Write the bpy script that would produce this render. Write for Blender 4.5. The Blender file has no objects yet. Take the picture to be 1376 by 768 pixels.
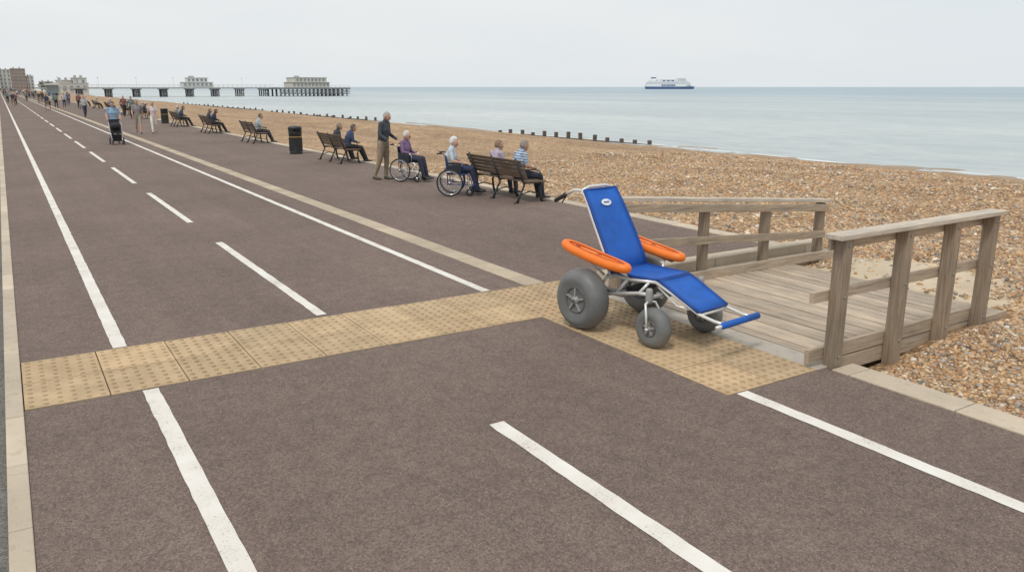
import bpy, bmesh, math, random
import numpy as np
from mathutils import Vector, Matrix
random.seed(7); rng=np.random.default_rng(7)
scene=bpy.context.scene; COL=scene.collection
# ------------------------------------------------------------------ materials
def newmat(name):
    m=bpy.data.materials.new(name); m.use_nodes=True; nt=m.node_tree
    b=nt.nodes['Principled BSDF']; return m,nt,b
def N(nt,t,**kw):
    n=nt.nodes.new(t)
    for k,v in kw.items():
        if k in n.inputs: n.inputs[k].default_value=v
        else: setattr(n,k,v)
    return n
def L(nt,a,b): nt.links.new(a,b)
def ramp(nt,fac,stops):
    r=nt.nodes.new('ShaderNodeValToRGB'); e=r.color_ramp.elements
    while len(e)<len(stops): e.new(.5)
    for i,(p,c) in enumerate(stops): e[i].position=p; e[i].color=(*c,1) if len(c)==3 else c
    L(nt,fac,r.inputs[0]); return r
def pos(nt):
    return nt.nodes.new('ShaderNodeNewGeometry').outputs['Position']
def noise(nt,vec,scale,detail=3,rough=.55):
    n=N(nt,'ShaderNodeTexNoise'); n.inputs['Scale'].default_value=scale; n.inputs['Detail'].default_value=detail; n.inputs['Roughness'].default_value=rough
    if vec is not None: L(nt,vec,n.inputs['Vector'])
    return n
def mixc(nt,fac,a,b,mode='MIX'):
    m=nt.nodes.new('ShaderNodeMix'); m.data_type='RGBA'; m.blend_type=mode
    for s,v in ((m.inputs[0],fac),(m.inputs[6],a),(m.inputs[7],b)):
        if hasattr(v,'node'): L(nt,v,s)
        elif isinstance(v,(int,float)): s.default_value=v
        else: s.default_value=(*v,1)
    return m.outputs[2]
def bump(nt,b,h,strength,dist=.01):
    n=nt.nodes.new('ShaderNodeBump'); n.inputs['Strength'].default_value=strength; n.inputs['Distance'].default_value=dist
    L(nt,h,n.inputs['Height']); L(nt,n.outputs[0],b.inputs['Normal']); return n
_c={}
def pm(name,c,rough=.6,var=.12,scale=8,metal=0,bmp=.15,bscale=60,bd=.004,coat=0):
    if name in _c: return _c[name]
    m,nt,b=newmat(name)
    tc=N(nt,'ShaderNodeTexCoord').outputs['Object']
    n=noise(nt,tc,scale,4)
    lo=tuple(x*(1-var) for x in c); hi=tuple(min(1,x*(1+var)) for x in c)
    r=ramp(nt,n.outputs[0],[(.3,lo),(.7,hi)]); L(nt,r.outputs[0],b.inputs['Base Color'])
    b.inputs['Roughness'].default_value=rough; b.inputs['Metallic'].default_value=metal
    if coat: b.inputs['Coat Weight'].default_value=coat
    if bmp:
        n2=noise(nt,tc,bscale,2); bump(nt,b,n2.outputs[0],bmp,bd)
    _c[name]=m; return m
def cloth(c):
    k='cloth_%02x%02x%02x'%tuple(int(x*255) for x in c)
    return pm(k,c,.85,.22,9,bmp=.6,bscale=14,bd=.02)
def skinm(c=(.52,.30,.21)): return pm('skin_%d'%int(c[0]*100),c,.55,.1,20,bmp=.05)
def hairm(c): return pm('hair_%d_%d'%(int(c[0]*100),int(c[2]*100)),c,.7,.3,40,bmp=.8,bscale=70,bd=.01)

def asphalt(name,c,speck=.5):
    m,nt,b=newmat(name); P=pos(nt)
    big=noise(nt,P,.35,5,.6); mid=noise(nt,P,6,4,.65); fine=noise(nt,P,125,3,.8)
    v=N(nt,'ShaderNodeTexVoronoi'); v.inputs['Scale'].default_value=70; L(nt,P,v.inputs['Vector'])
    c1=tuple(x*.86 for x in c); c2=tuple(x*1.12 for x in c)
    base=ramp(nt,big.outputs[0],[(.3,c1),(.7,c2)]).outputs[0]
    k=ramp(nt,mid.outputs[0],[(.3,(.88,.88,.88)),(.7,(1.1,1.1,1.1))]).outputs[0]
    base=mixc(nt,1.0,base,k,'MULTIPLY')
    k=ramp(nt,fine.outputs[0],[(.30,(.38,.38,.38)),(.48,(.95,.95,.95)),(.72,(1.9,1.87,1.8))]).outputs[0]
    base=mixc(nt,.95,base,k,'MULTIPLY')
    sep=N(nt,'ShaderNodeSeparateColor'); L(nt,v.outputs['Color'],sep.inputs[0])
    k=ramp(nt,sep.outputs[1],[(0,(.70,.70,.70)),(1,(1.28,1.27,1.25))]).outputs[0]; base=mixc(nt,.9,base,k,'MULTIPLY')
    st=ramp(nt,sep.outputs[0],[(.93,(0,0,0)),(.94,(1,1,1))]).outputs[0]
    ds=ramp(nt,v.outputs['Distance'],[(.22,(1,1,1)),(.38,(0,0,0))]).outputs[0]
    f=mixc(nt,1,st,ds,'MULTIPLY'); f=mixc(nt,1,f,(speck,speck,speck),'MULTIPLY')
    base=mixc(nt,f,base,(.42,.37,.32))
    mp=N(nt,'ShaderNodeMapping'); mp.inputs['Scale'].default_value=(1.6,.12,1); L(nt,P,mp.inputs[0])
    sc=noise(nt,mp.outputs[0],1.3,5,.6)
    k=ramp(nt,sc.outputs[0],[(.3,(.90,.90,.90)),(.55,(1,1,1)),(.75,(1.1,1.09,1.07))]).outputs[0]
    base=mixc(nt,.8,base,k,'MULTIPLY')
    L(nt,base,b.inputs['Base Color']); b.inputs['Roughness'].default_value=.9
    b.inputs['Specular IOR Level'].default_value=.25
    bump(nt,b,fine.outputs[0],.7,.007); return m
def stone(name,c,var=.15,fine_s=160,b_s=.4,rough=.85):
    m,nt,b=newmat(name); P=pos(nt)
    big=noise(nt,P,1.1,5,.6); fine=noise(nt,P,fine_s,3,.7)
    base=ramp(nt,big.outputs[0],[(.3,tuple(x*(1-var) for x in c)),(.7,tuple(min(1,x*(1+var)) for x in c))]).outputs[0]
    k=ramp(nt,fine.outputs[0],[(.3,(.72,.72,.72)),(.7,(1.18,1.18,1.18))]).outputs[0]
    base=mixc(nt,.8,base,k,'MULTIPLY')
    g=N(nt,'ShaderNodeNewGeometry'); rv=ramp(nt,g.outputs['Random Per Island'],[(0,(.86,.86,.86)),(1,(1.1,1.1,1.1))]).outputs[0]; base=mixc(nt,1,base,rv,'MULTIPLY')
    sp=noise(nt,P,9,5,.75)
    k=ramp(nt,sp.outputs[0],[(.34,(.72,.7,.66)),(.46,(1,1,1))]).outputs[0]
    base=mixc(nt,.6,base,k,'MULTIPLY')
    L(nt,base,b.inputs['Base Color']); b.inputs['Roughness'].default_value=rough
    bump(nt,b,fine.outputs[0],b_s,.004); return m
def woodm(name,c,axis,var=.25):
    m,nt,b=newmat(name); P=pos(nt)
    s=[26,26,26]; s[axis]=1.2
    mp=N(nt,'ShaderNodeMapping'); mp.inputs['Scale'].default_value=s; L(nt,P,mp.inputs[0])
    g=noise(nt,mp.outputs[0],2.2,5,.65)
    at=N(nt,'ShaderNodeNewGeometry')
    base=ramp(nt,g.outputs[0],[(.25,tuple(x*.5 for x in c)),(.5,c),(.75,tuple(min(1,x*1.3) for x in c))]).outputs[0]
    rv=ramp(nt,at.outputs['Random Per Island'],[(0,(1-var,1-var,1-var)),(1,(1+var*.6,1+var*.6,1+var*.6))]).outputs[0]
    base=mixc(nt,1,base,rv,'MULTIPLY')
    bl=noise(nt,P,2.5,4,.6)
    k=ramp(nt,bl.outputs[0],[(.3,(.8,.82,.84)),(.7,(1.1,1.08,1.04))]).outputs[0]
    base=mixc(nt,1,base,k,'MULTIPLY')
    L(nt,base,b.inputs['Base Color']); b.inputs['Roughness'].default_value=.8
    bump(nt,b,g.outputs[0],.5,.004); return m

M_asph=asphalt('promenade_asphalt',(.188,.142,.122))
M_road=asphalt('road_asphalt',(.17,.165,.155),.9)
M_kerb=stone('kerb_concrete',(.56,.47,.36),.14)
M_conc=stone('concrete_threshold',(.50,.45,.38),.12)
M_tan=stone('paving_setts',(.50,.41,.30),.14)
M_wdeck=woodm('weathered_deck',(.50,.405,.31),1)
M_wx=woodm('weathered_rail',(.45,.36,.27),0)
M_wz=woodm('weathered_post',(.31,.24,.175),2,.15)
M_wcap=woodm('weathered_cap',(.60,.52,.43),0,.08)
def tilemat():
    m,nt,b=newmat('tactile_paving_tile'); P=pos(nt)
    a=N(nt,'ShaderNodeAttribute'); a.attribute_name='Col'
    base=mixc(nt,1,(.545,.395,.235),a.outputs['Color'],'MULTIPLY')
    n=noise(nt,P,3.5,5,.65); k=ramp(nt,n.outputs[0],[(.3,(.78,.77,.76)),(.65,(1.08,1.08,1.08))]).outputs[0]
    base=mixc(nt,1,base,k,'MULTIPLY')
    f=noise(nt,P,150,2,.7); k=ramp(nt,f.outputs[0],[(.3,(.75,.75,.75)),(.7,(1.18,1.18,1.18))]).outputs[0]
    base=mixc(nt,.8,base,k,'MULTIPLY')
    L(nt,base,b.inputs['Base Color']); b.inputs['Roughness'].default_value=.85
    bump(nt,b,f.outputs[0],.3,.003); return m
M_tile=tilemat()
M_joint=stone('joint_grout',(.13,.10,.07))
def paintmat():
    m,nt,b=newmat('road_marking_paint'); P=pos(nt)
    n=noise(nt,P,55,4,.75); n2=noise(nt,P,2.5,4,.6)
    ad=N(nt,'ShaderNodeMath',operation='MULTIPLY_ADD'); L(nt,n2.outputs[0],ad.inputs[0]); ad.inputs[1].default_value=.5; L(nt,n.outputs[0],ad.inputs[2])
    f=ramp(nt,ad.outputs[0],[(.54,(0,0,0)),(.66,(1,1,1))]).outputs[0]
    d=ramp(nt,n2.outputs[0],[(.3,(.68,.63,.56)),(.7,(.80,.77,.72))]).outputs[0]
    base=mixc(nt,f,(.38,.33,.29),d); L(nt,base,b.inputs['Base Color']); b.inputs['Roughness'].default_value=.7
    bump(nt,b,n.outputs[0],.3,.003); return m
M_paint=paintmat()
def shingle(name):
    m,nt,b=newmat(name); P=pos(nt)
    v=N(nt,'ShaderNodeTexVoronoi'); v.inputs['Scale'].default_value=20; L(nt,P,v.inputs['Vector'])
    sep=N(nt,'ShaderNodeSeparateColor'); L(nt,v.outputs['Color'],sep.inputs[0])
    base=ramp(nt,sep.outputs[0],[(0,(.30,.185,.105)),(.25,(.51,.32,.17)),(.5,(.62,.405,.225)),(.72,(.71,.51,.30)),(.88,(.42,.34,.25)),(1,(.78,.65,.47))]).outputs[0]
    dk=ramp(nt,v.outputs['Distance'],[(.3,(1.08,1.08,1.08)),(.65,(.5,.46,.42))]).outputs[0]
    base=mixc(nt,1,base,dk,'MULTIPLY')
    n=noise(nt,P,.45,5,.65); k=ramp(nt,n.outputs[0],[(.3,(.82,.81,.80)),(.7,(1.12,1.10,1.07))]).outputs[0]
    base=mixc(nt,1,base,k,'MULTIPLY')
    n3=noise(nt,P,4,7,.85); k=ramp(nt,n3.outputs[0],[(.32,(.5,.47,.45)),(.5,(1,1,1)),(.68,(1.4,1.36,1.3))]).outputs[0]
    base=mixc(nt,.95,base,k,'MULTIPLY')
    mp=N(nt,'ShaderNodeMapping'); mp.inputs['Scale'].default_value=(.9,.12,1); L(nt,P,mp.inputs[0])
    n4=noise(nt,mp.outputs[0],.8,5,.6); k=ramp(nt,n4.outputs[0],[(.35,(.78,.75,.72)),(.6,(1.08,1.08,1.08))]).outputs[0]
    base=mixc(nt,.9,base,k,'MULTIPLY')
    sx=N(nt,'ShaderNodeSeparateXYZ'); L(nt,P,sx.inputs[0])
    ad=N(nt,'ShaderNodeMath',operation='MULTIPLY_ADD'); L(nt,n.outputs[0],ad.inputs[0]); ad.inputs[1].default_value=4; L(nt,sx.outputs[0],ad.inputs[2])
    mr=N(nt,'ShaderNodeMapRange'); L(nt,ad.outputs[0],mr.inputs[0]); mr.inputs[1].default_value=38.5; mr.inputs[2].default_value=41
    base=mixc(nt,mr.outputs[0],base,(.36,.29,.22))
    L(nt,base,b.inputs['Base Color']); b.inputs['Roughness'].default_value=.8
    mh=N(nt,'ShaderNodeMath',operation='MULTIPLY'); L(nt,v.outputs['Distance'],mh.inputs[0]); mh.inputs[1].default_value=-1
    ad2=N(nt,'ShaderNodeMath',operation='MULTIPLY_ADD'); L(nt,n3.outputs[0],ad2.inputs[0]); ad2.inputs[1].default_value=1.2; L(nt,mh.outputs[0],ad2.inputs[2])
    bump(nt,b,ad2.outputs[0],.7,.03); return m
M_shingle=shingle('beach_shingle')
def pebmat():
    m,nt,b=newmat('pebble_stone'); a=N(nt,'ShaderNodeAttribute'); a.attribute_name='Col'
    n=noise(nt,pos(nt),60,3); k=ramp(nt,n.outputs[0],[(.3,(.78,.78,.78)),(.7,(1.15,1.15,1.15))]).outputs[0]
    L(nt,mixc(nt,1,a.outputs['Color'],k,'MULTIPLY'),b.inputs['Base Color']); b.inputs['Roughness'].default_value=.6; return m
M_peb=pebmat()
def seamat():
    m,nt,b=newmat('sea_water'); P=pos(nt)
    mp=N(nt,'ShaderNodeMapping'); mp.inputs['Scale'].default_value=(1,.35,1); mp.inputs['Rotation'].default_value=(0,0,.1); L(nt,P,mp.inputs[0])
    n1=noise(nt,mp.outputs[0],.9,6,.65); n2=noise(nt,mp.outputs[0],.018,5,.6); n3=noise(nt,mp.outputs[0],4.5,3,.6)
    sx=N(nt,'ShaderNodeSeparateXYZ'); L(nt,P,sx.inputs[0])
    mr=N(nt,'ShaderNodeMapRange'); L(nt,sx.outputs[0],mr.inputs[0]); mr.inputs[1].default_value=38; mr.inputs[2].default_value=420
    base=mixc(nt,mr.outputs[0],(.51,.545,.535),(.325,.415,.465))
    k=ramp(nt,n2.outputs[0],[(.32,(.80,.83,.86)),(.68,(1.14,1.13,1.11))]).outputs[0]
    base=mixc(nt,1,base,k,'MULTIPLY')
    k=ramp(nt,n1.outputs[0],[(.3,(.80,.83,.85)),(.7,(1.16,1.14,1.13))]).outputs[0]
    base=mixc(nt,.9,base,k,'MULTIPLY')
    L(nt,base,b.inputs['Base Color']); b.inputs['Roughness'].default_value=.36; b.inputs['IOR'].default_value=1.33
    ad=N(nt,'ShaderNodeMath',operation='MULTIPLY_ADD'); L(nt,n3.outputs[0],ad.inputs[0]); ad.inputs[1].default_value=.25; L(nt,n1.outputs[0],ad.inputs[2])
    bump(nt,b,ad.outputs[0],.6,.35); return m
M_sea=seamat()
M_foam=pm('sea_foam',(.75,.76,.74),.8,.1,3)
# ------------------------------------------------------------------ mesh builder
class MB:
    def __init__(s): s.v=[];s.f=[];s.m=[];s.s=[];s.M=None
    def add(s,vs,fs,mat=0,smooth=True):
        o=len(s.v)
        if s.M is not None: vs=[s.M@Vector(v) for v in vs]
        s.v.extend(tuple(v) for v in vs); s.f.extend(tuple(i+o for i in f) for f in fs)
        if isinstance(mat,int): s.m.extend([mat]*len(fs))
        else: s.m.extend(mat)
        s.s.extend([smooth]*len(fs))
    def box(s,c,d,mat=0,R=None):
        vs=[]
        for x in(-.5,.5):
            for y in(-.5,.5):
                for z in(-.5,.5):
                    q=Vector((x*d[0],y*d[1],z*d[2]))
                    if R is not None: q=R@q
                    vs.append(Vector(c)+q)
        s.add(vs,[(0,1,3,2),(4,6,7,5),(0,4,5,1),(2,3,7,6),(0,2,6,4),(1,5,7,3)],mat,False)
    def beam(s,a,b,w,h,mat=0,up=(0,0,1)):
        a=Vector(a);b=Vector(b);d=(b-a);l=d.length;d.normalize()
        sd=d.cross(Vector(up)); 
        if sd.length<1e-4: sd=Vector((1,0,0))
        sd.normalize(); u=sd.cross(d)
        R=Matrix((sd,d,u)).transposed()
        s.box((a+b)/2,(w,l,h),mat,R)
    def tube(s,pts,r,n=8,mat=0,side=None,ry=None,smooth=True,closed=False):
        pts=[Vector(p) for p in pts];k=len(pts)
        rs=r if hasattr(r,'__len__') else [r]*k
        rys=ry if ry is not None else rs
        if not hasattr(rys,'__len__'): rys=[rys]*k
        vs=[];prev=None
        for i in range(k):
            if closed: t=(pts[(i+1)%k]-pts[i-1])
            else: t=(pts[min(i+1,k-1)]-pts[max(i-1,0)])
            t.normalize()
            if side is not None: a=Vector(side); a=a-t*a.dot(t); a.normalize()
            elif prev is None:
                a=Vector((0,0,1)).cross(t)
                if a.length<.05: a=Vector((1,0,0)).cross(t)
                a.normalize()
            else:
                a=prev-t*prev.dot(t); a.normalize()
            prev=a;bb=t.cross(a)
            for j in range(n):
                q=2*math.pi*j/n
                vs.append(pts[i]+a*(math.cos(q)*rs[i])+bb*(math.sin(q)*rys[i]))
        fs=[]
        kk=k if closed else k-1
        for i in range(kk):
            i2=(i+1)%k
            for j in range(n):
                fs.append((i*n+j,i*n+(j+1)%n,i2*n+(j+1)%n,i2*n+j))
        if not closed:
            fs.append(tuple(range(n-1,-1,-1))); fs.append(tuple((k-1)*n+j for j in range(n)))
        s.add(vs,fs,mat,smooth)
    def ell(s,c,r,mat=0,R=None,nu=12,nv=8,fn=None):
        vs=[];fs=[]
        for i in range(nv+1):
            ph=math.pi*i/nv
            for j in range(nu):
                q=2*math.pi*j/nu
                d=Vector((math.sin(ph)*math.cos(q),math.sin(ph)*math.sin(q),math.cos(ph)))
                p=fn(d) if fn else Vector((d.x*r[0],d.y*r[1],d.z*r[2]))
                if R is not None: p=R@p
                vs.append(Vector(c)+p)
        for i in range(nv):
            for j in range(nu):
                fs.append((i*nu+j,(i+1)*nu+j,(i+1)*nu+(j+1)%nu,i*nu+(j+1)%nu))
        s.add(vs,fs,mat,True)
    def lathe(s,c,axis,prof,n=24,mat=0,smooth=True):
        ax=Vector(axis).normalized(); a=ax.orthogonal().normalized(); b=ax.cross(a); c=Vector(c)
        vs=[];fs=[]
        for (r,h) in prof:
            for j in range(n):
                q=2*math.pi*j/n; vs.append(c+ax*h+a*(r*math.cos(q))+b*(r*math.sin(q)))
        for i in range(len(prof)-1):
            for j in range(n): fs.append((i*n+j,i*n+(j+1)%n,(i+1)*n+(j+1)%n,(i+1)*n+j))
        fs.append(tuple(range(n-1,-1,-1))); fs.append(tuple((len(prof)-1)*n+j for j in range(n)))
        s.add(vs,fs,mat,smooth)
    def torus(s,c,axis,R,r,n=28,k=8,mat=0):
        ax=Vector(axis).normalized(); a=ax.orthogonal().normalized(); b=ax.cross(a)
        s.tube([Vector(c)+a*R*math.cos(2*math.pi*i/n)+b*R*math.sin(2*math.pi*i/n) for i in range(n)],r,k,mat,side=ax,closed=True)
    def build(s,name,mats,parent=None,bevel=0,matrix=None,cols=None):
        me=bpy.data.meshes.new(name); me.from_pydata(s.v,[],s.f)
        for m in mats: me.materials.append(m)
        me.polygons.foreach_set('material_index',s.m); me.polygons.foreach_set('use_smooth',s.s)
        me.update()
        bm=bmesh.new(); bm.from_mesh(me); bmesh.ops.recalc_face_normals(bm,faces=bm.faces); bm.to_mesh(me); bm.free()
        if cols is not None:
            at=me.color_attributes.new('Col','FLOAT_COLOR','POINT'); at.data.foreach_set('color',np.array(cols,dtype=np.float32).ravel())
        o=bpy.data.objects.new(name,me); COL.objects.link(o)
        if parent: o.parent=parent
        if matrix is not None: o.matrix_world=matrix
        if bevel:
            b=o.modifiers.new('b','BEVEL'); b.width=bevel; b.segments=2; b.limit_method='ANGLE'; b.angle_limit=.9
        return o
def empty(name,M):
    e=bpy.data.objects.new(name,None); COL.objects.link(e); e.matrix_world=M; return e
def place(x,y,z,dx,dy):
    return Matrix.Translation((x,y,z))@Matrix.Rotation(math.atan2(dy,dx)-math.pi/2,4,'Z')
def sheet(name,x0,x1,y0,y1,z,mat,y_cuts=1):
    m=MB(); m.add([(x0,y0,z),(x1,y0,z),(x1,y1,z),(x0,y1,z)],[(0,1,2,3)],0,False); return m.build(name,[mat])

# ------------------------------------------------------------------ camera, light, world
cam=bpy.data.cameras.new('camera'); co=bpy.data.objects.new('camera',cam); COL.objects.link(co)
co.location=(0,0,2.4); co.rotation_euler=(math.radians(90-14.05),0,math.radians(-32.13))
cam.lens=27.92; cam.sensor_width=36; cam.clip_end=60000; cam.clip_start=.05; scene.camera=co
scene.view_settings.view_transform='Standard'; scene.view_settings.look='None'; scene.view_settings.exposure=0
sd=Vector((-.50,-.30,.95)).normalized()
sl=bpy.data.lights.new('sun','SUN'); sl.energy=1.5; sl.angle=math.radians(11); sl.color=(1,.94,.86)
so=bpy.data.objects.new('sun',sl); COL.objects.link(so); so.rotation_euler=sd.to_track_quat('Z','Y').to_euler()
w=bpy.data.worlds.new('World'); scene.world=w; w.use_nodes=True; nt=w.node_tree
bg=nt.nodes['Background']; sk=nt.nodes.new('ShaderNodeTexSky'); sk.sky_type='NISHITA'; sk.sun_disc=False
sk.sun_elevation=math.asin(sd.z); sk.sun_rotation=math.atan2(sd.x,sd.y); sk.dust_density=3; sk.air_density=1
tc=nt.nodes.new('ShaderNodeTexCoord')
mp=nt.nodes.new('ShaderNodeMapping'); mp.inputs['Scale'].default_value=(1,1,5); L(nt,tc.outputs['Generated'],mp.inputs[0])
cn=noise(nt,mp.outputs[0],1.6,6,.55)
cr=ramp(nt,cn.outputs[0],[(.3,(.755,.812,.845)),(.7,(.865,.882,.886))])
vm=nt.nodes.new('ShaderNodeVectorMath'); vm.operation='SCALE'; vm.inputs[3].default_value=9.95; L(nt,cr.outputs[0],vm.inputs[0])
mx=mixc(nt,.95,sk.outputs[0],vm.outputs[0]); L(nt,mx,bg.inputs[0]); bg.inputs[1].default_value=.1

# ------------------------------------------------------------------ ground
sheet('ground',-4000,6.2,-300,5000,-.30,M_road)
sheet('road',-9,-.27,-60,900,-.05,M_road)
m=MB()
def slab(m,x0,x1,y0,y1,z0,z1,mat=0): m.box(((x0+x1)/2,(y0+y1)/2,(z0+z1)/2),(x1-x0,y1-y0,z1-z0),mat)
EX=9.88
slab(m,-.15,5.85,-60,4.13,-.28,0); slab(m,-.15,4.64,4.13,6.77,-.28,0); slab(m,-.15,5.25,8.045,900,-.28,0)
slab(m,5.55,EX,7.66,900,-.28,0)
m.build('promenade',[M_asph])
def blocks(name,x0,x1,ys,step,z0,z1,mat,far=60,axis='y',gap=.006,bev=.006):
    m=MB(); y=ys[0]
    while y<min(ys[1],far)-.01:
        y2=min(y+step,ys[1])
        if axis=='y': slab(m,x0,x1,y+gap/2,y2-gap/2,z0,z1+rng.uniform(-.002,.002))
        else: slab(m,y+gap/2,y2-gap/2,x0,x1,z0,z1+rng.uniform(-.002,.002))
        y=y2
    if ys[1]>far: slab(m,x0,x1,y,ys[1],z0,z1)
    return m.build(name,[mat],bevel=bev)
blocks('road_kerb',-.27,-.152,(-8,900),.915,-.28,.012,M_kerb,50)
blocks('promenade_paving_strip',5.252,5.548,(8.05,900),.45,-.28,.004,M_tan,70,bev=.003)
blocks('beach_edge_kerb',5.853,6.15,(-8,4.07),.915,-.4,.012,M_kerb,50,gap=.010)
blocks('beach_edge_kerb',EX+.003,EX+.28,(7.66,900),.915,-.6,.02,M_kerb,70,gap=.010)
blocks('ramp_threshold',5.76,6.03,(4.14,7.62),1.16,-.3,.006,M_conc,50)
m=MB()
for i,(x0,x1) in enumerate([(6.06,6.98),(6.99,7.9),(7.91,8.85),(8.86,9.75),(9.76,10.17)]):
    slab(m,x0,x1,7.42,7.655,-.5,.17)
for i,(x0,x1) in enumerate([(7.5,8.3),(8.31,9.2),(9.21,10.3)]): slab(m,x0,x1,7.27,7.415,-.5,.05)
m.build('stone_retaining_wall',[M_kerb],bevel=.012)
def mark(x,y0,y1,wd=.125): 
    m=MB(); n=max(1,int(min(y1-y0,60)/.12)); vs=[];fs=[]
    ys=np.linspace(y0,y1,n+1)
    for y in ys:
        j=.0022 if y1-y0<80 else 0
        vs+= [(x-wd/2+rng.normal(0,j),y,.004),(x+wd/2+rng.normal(0,j),y,.004)]
    for i in range(n): fs.append((2*i,2*i+1,2*i+3,2*i+2))
    m.add(vs,fs,0,False); return m
def addmark(mm,*a):
    q=mark(*a); mm.add(q.v,q.f,0,False)
mm=MB()
addmark(mm,.74,-6,6.74); addmark(mm,.665,8.06,60); addmark(mm,.665,60,880)
addmark(mm,4.79,-6,4.12); addmark(mm,4.69,8.06,60,.115); addmark(mm,4.69,60,880,.115)
addmark(mm,2.79,-3.5,4.66)
y=8.12
while y<600:
    addmark(mm,2.66,y,y+4.9,.11); y+=7.15
mm.build('road_markings',[M_paint])
m=MB(); cols=[]
def tile(x0,x1,y0,y1,seed):
    n0=len(m.v); slab(m,x0+.005,x1-.005,y0+.005,y1-.005,-.05,.004+rng.uniform(-.002,.002))
    c=rng.uniform(.88,1.1); t=rng.uniform(-.02,.02)
    nx=int(round((x1-x0)/.1)); ny=int(round((y1-y0)/.1))
    for i in range(nx):
        for j in range(ny):
            cx=x0+(i+.5)*(x1-x0)/nx; cy=y0+(j+.5)*(y1-y0)/ny
            vs=[];r0=.021
            for (r,z) in((r0,.003),(r0*.86,.0095),(r0*.5,.0115)):
                for k in range(8): vs.append((cx+r*math.cos(k*math.pi/4),cy+r*math.sin(k*math.pi/4),z))
            fs=[]
            for a in range(2):
                for k in range(8): fs.append((a*8+k,a*8+(k+1)%8,(a+1)*8+(k+1)%8,(a+1)*8+k))
            fs.append(tuple(16+k for k in range(8)))
            m.add(vs,fs,0,False)
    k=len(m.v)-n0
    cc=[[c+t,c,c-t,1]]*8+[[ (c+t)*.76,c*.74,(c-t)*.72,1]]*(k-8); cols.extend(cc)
nX=9
for i in range(nX):
    a=-.148+i*(5.245+.148)/nX; b=-.148+(i+1)*(5.245+.148)/nX
    tile(a,b,6.775,7.407,i); tile(a,b,7.407,8.04,i)
tile(5.25,5.755,6.775,7.407,1); tile(5.25,5.755,7.407,8.04,1)
for j in range(4):
    a=4.135+j*.66; tile(4.645,5.2,a,a+.66,j); tile(5.2,5.755,a,a+.66,j)
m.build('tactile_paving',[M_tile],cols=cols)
sheet('paving_bed',-.148,5.86,4.12,8.05,-.012,M_joint)

# ------------------------------------------------------------------ beach terrain
def ss(a,b,x):
    t=np.clip((x-a)/(b-a),0,1); return t*t*(3-2*t)
def und(x,y):
    return .05*np.sin(x*.9+np.sin(y*.31)*1.3)*np.sin(y*.42+1)+.03*np.sin(x*2.1+y*1.1)+.02*np.sin(y*2.7-x*1.3)
def hz(x,y):
    z=-.14+und(x,y)*ss(6.3,8,x)
    z=z+.17*ss(6.6,8.8,x)*(1-ss(6.5,7.6,y))*(1-ss(11,16,x))
    z=z+.10*ss(17,20,x)*(1-ss(21,24,x))
    z=z-1.5*ss(21,40,x)**1.0
    z=z-.06*np.clip(x-40,0,60)
    inr=(1-ss(10.0,10.1,x))*ss(7.25,7.4,y); z=z*(1-inr)-.5*inr
    fl=ss(8.9,9.1,x)*(1-ss(10.5,11.2,x))*ss(4.2,4.7,y)*(1-ss(7.0,7.2,y)); z=z*(1-fl)-.085*fl
    un=(1-ss(9.0,9.2,x))*ss(4.2,4.35,y)*(1-ss(7.1,7.3,y)); z=z*(1-un)-.35*un
    return z
xs=np.concatenate([np.arange(6.1,16,.16),np.arange(16,44,.6),np.arange(44,80,6)])
ys=np.concatenate([np.arange(-8,22,.18),np.arange(22,60,.8),np.arange(60,200,5),np.arange(200,1000,40)])
XX,YY=np.meshgrid(xs,ys,indexing='ij'); ZZ=hz(XX,YY)
V=np.stack([XX,YY,ZZ],-1).reshape(-1,3); ny=len(ys)
I=np.arange(len(xs)-1)[:,None]*ny+np.arange(ny-1)[None,:]; I=I.ravel()
F=np.stack([I,I+ny,I+ny+1,I+1],-1)
def npmesh(name,V,F,mats,smooth=True,cols=None):
    me=bpy.data.meshes.new(name); me.vertices.add(len(V)); me.vertices.foreach_set('co',V.astype(np.float32).ravel())
    k=F.shape[1]; me.loops.add(F.size); me.loops.foreach_set('vertex_index',F.astype(np.int32).ravel())
    me.polygons.add(len(F)); me.polygons.foreach_set('loop_start',(np.arange(len(F))*k).astype(np.int32))
    me.polygons.foreach_set('use_smooth',[smooth]*len(F))
    for q in mats: me.materials.append(q)
    me.update(calc_edges=True); me.validate()
    if cols is not None:
        at=me.color_attributes.new('Col','FLOAT_COLOR','POINT'); at.data.foreach_set('color',cols.astype(np.float32).ravel())
    o=bpy.data.objects.new(name,me); COL.objects.link(o); return o
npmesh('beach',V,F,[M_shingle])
bm=bmesh.new(); bmesh.ops.create_icosphere(bm,subdivisions=1,radius=1); bv=np.array([v.co[:] for v in bm.verts]); bf=np.array([[v.index for v in f.verts] for f in bm.faces]); bm.free()
def scatter(n,x0,x1,y0,y1,s0,s1):
    x=rng.uniform(x0,x1,n); y=rng.uniform(y0,y1,n)
    ok=~((x<9.2)&(y>4.05)&(y<7.4))&~((x<10.3)&(y>7.1))&(x>6.17)
    sz=rng.uniform(s0,s1,n)*rng.choice([1,1,1,1.5],n)
    return x[ok],y[ok],sz[ok]
parts=[scatter(17000,6.15,9.6,.2,4.3,.010,.022),scatter(22000,8.3,13.5,1.2,9.5,.012,.026),scatter(26000,10,24,4,24,.018,.04)]
px=np.concatenate([p[0] for p in parts]);py=np.concatenate([p[1] for p in parts]);ps=np.concatenate([p[2] for p in parts])
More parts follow.
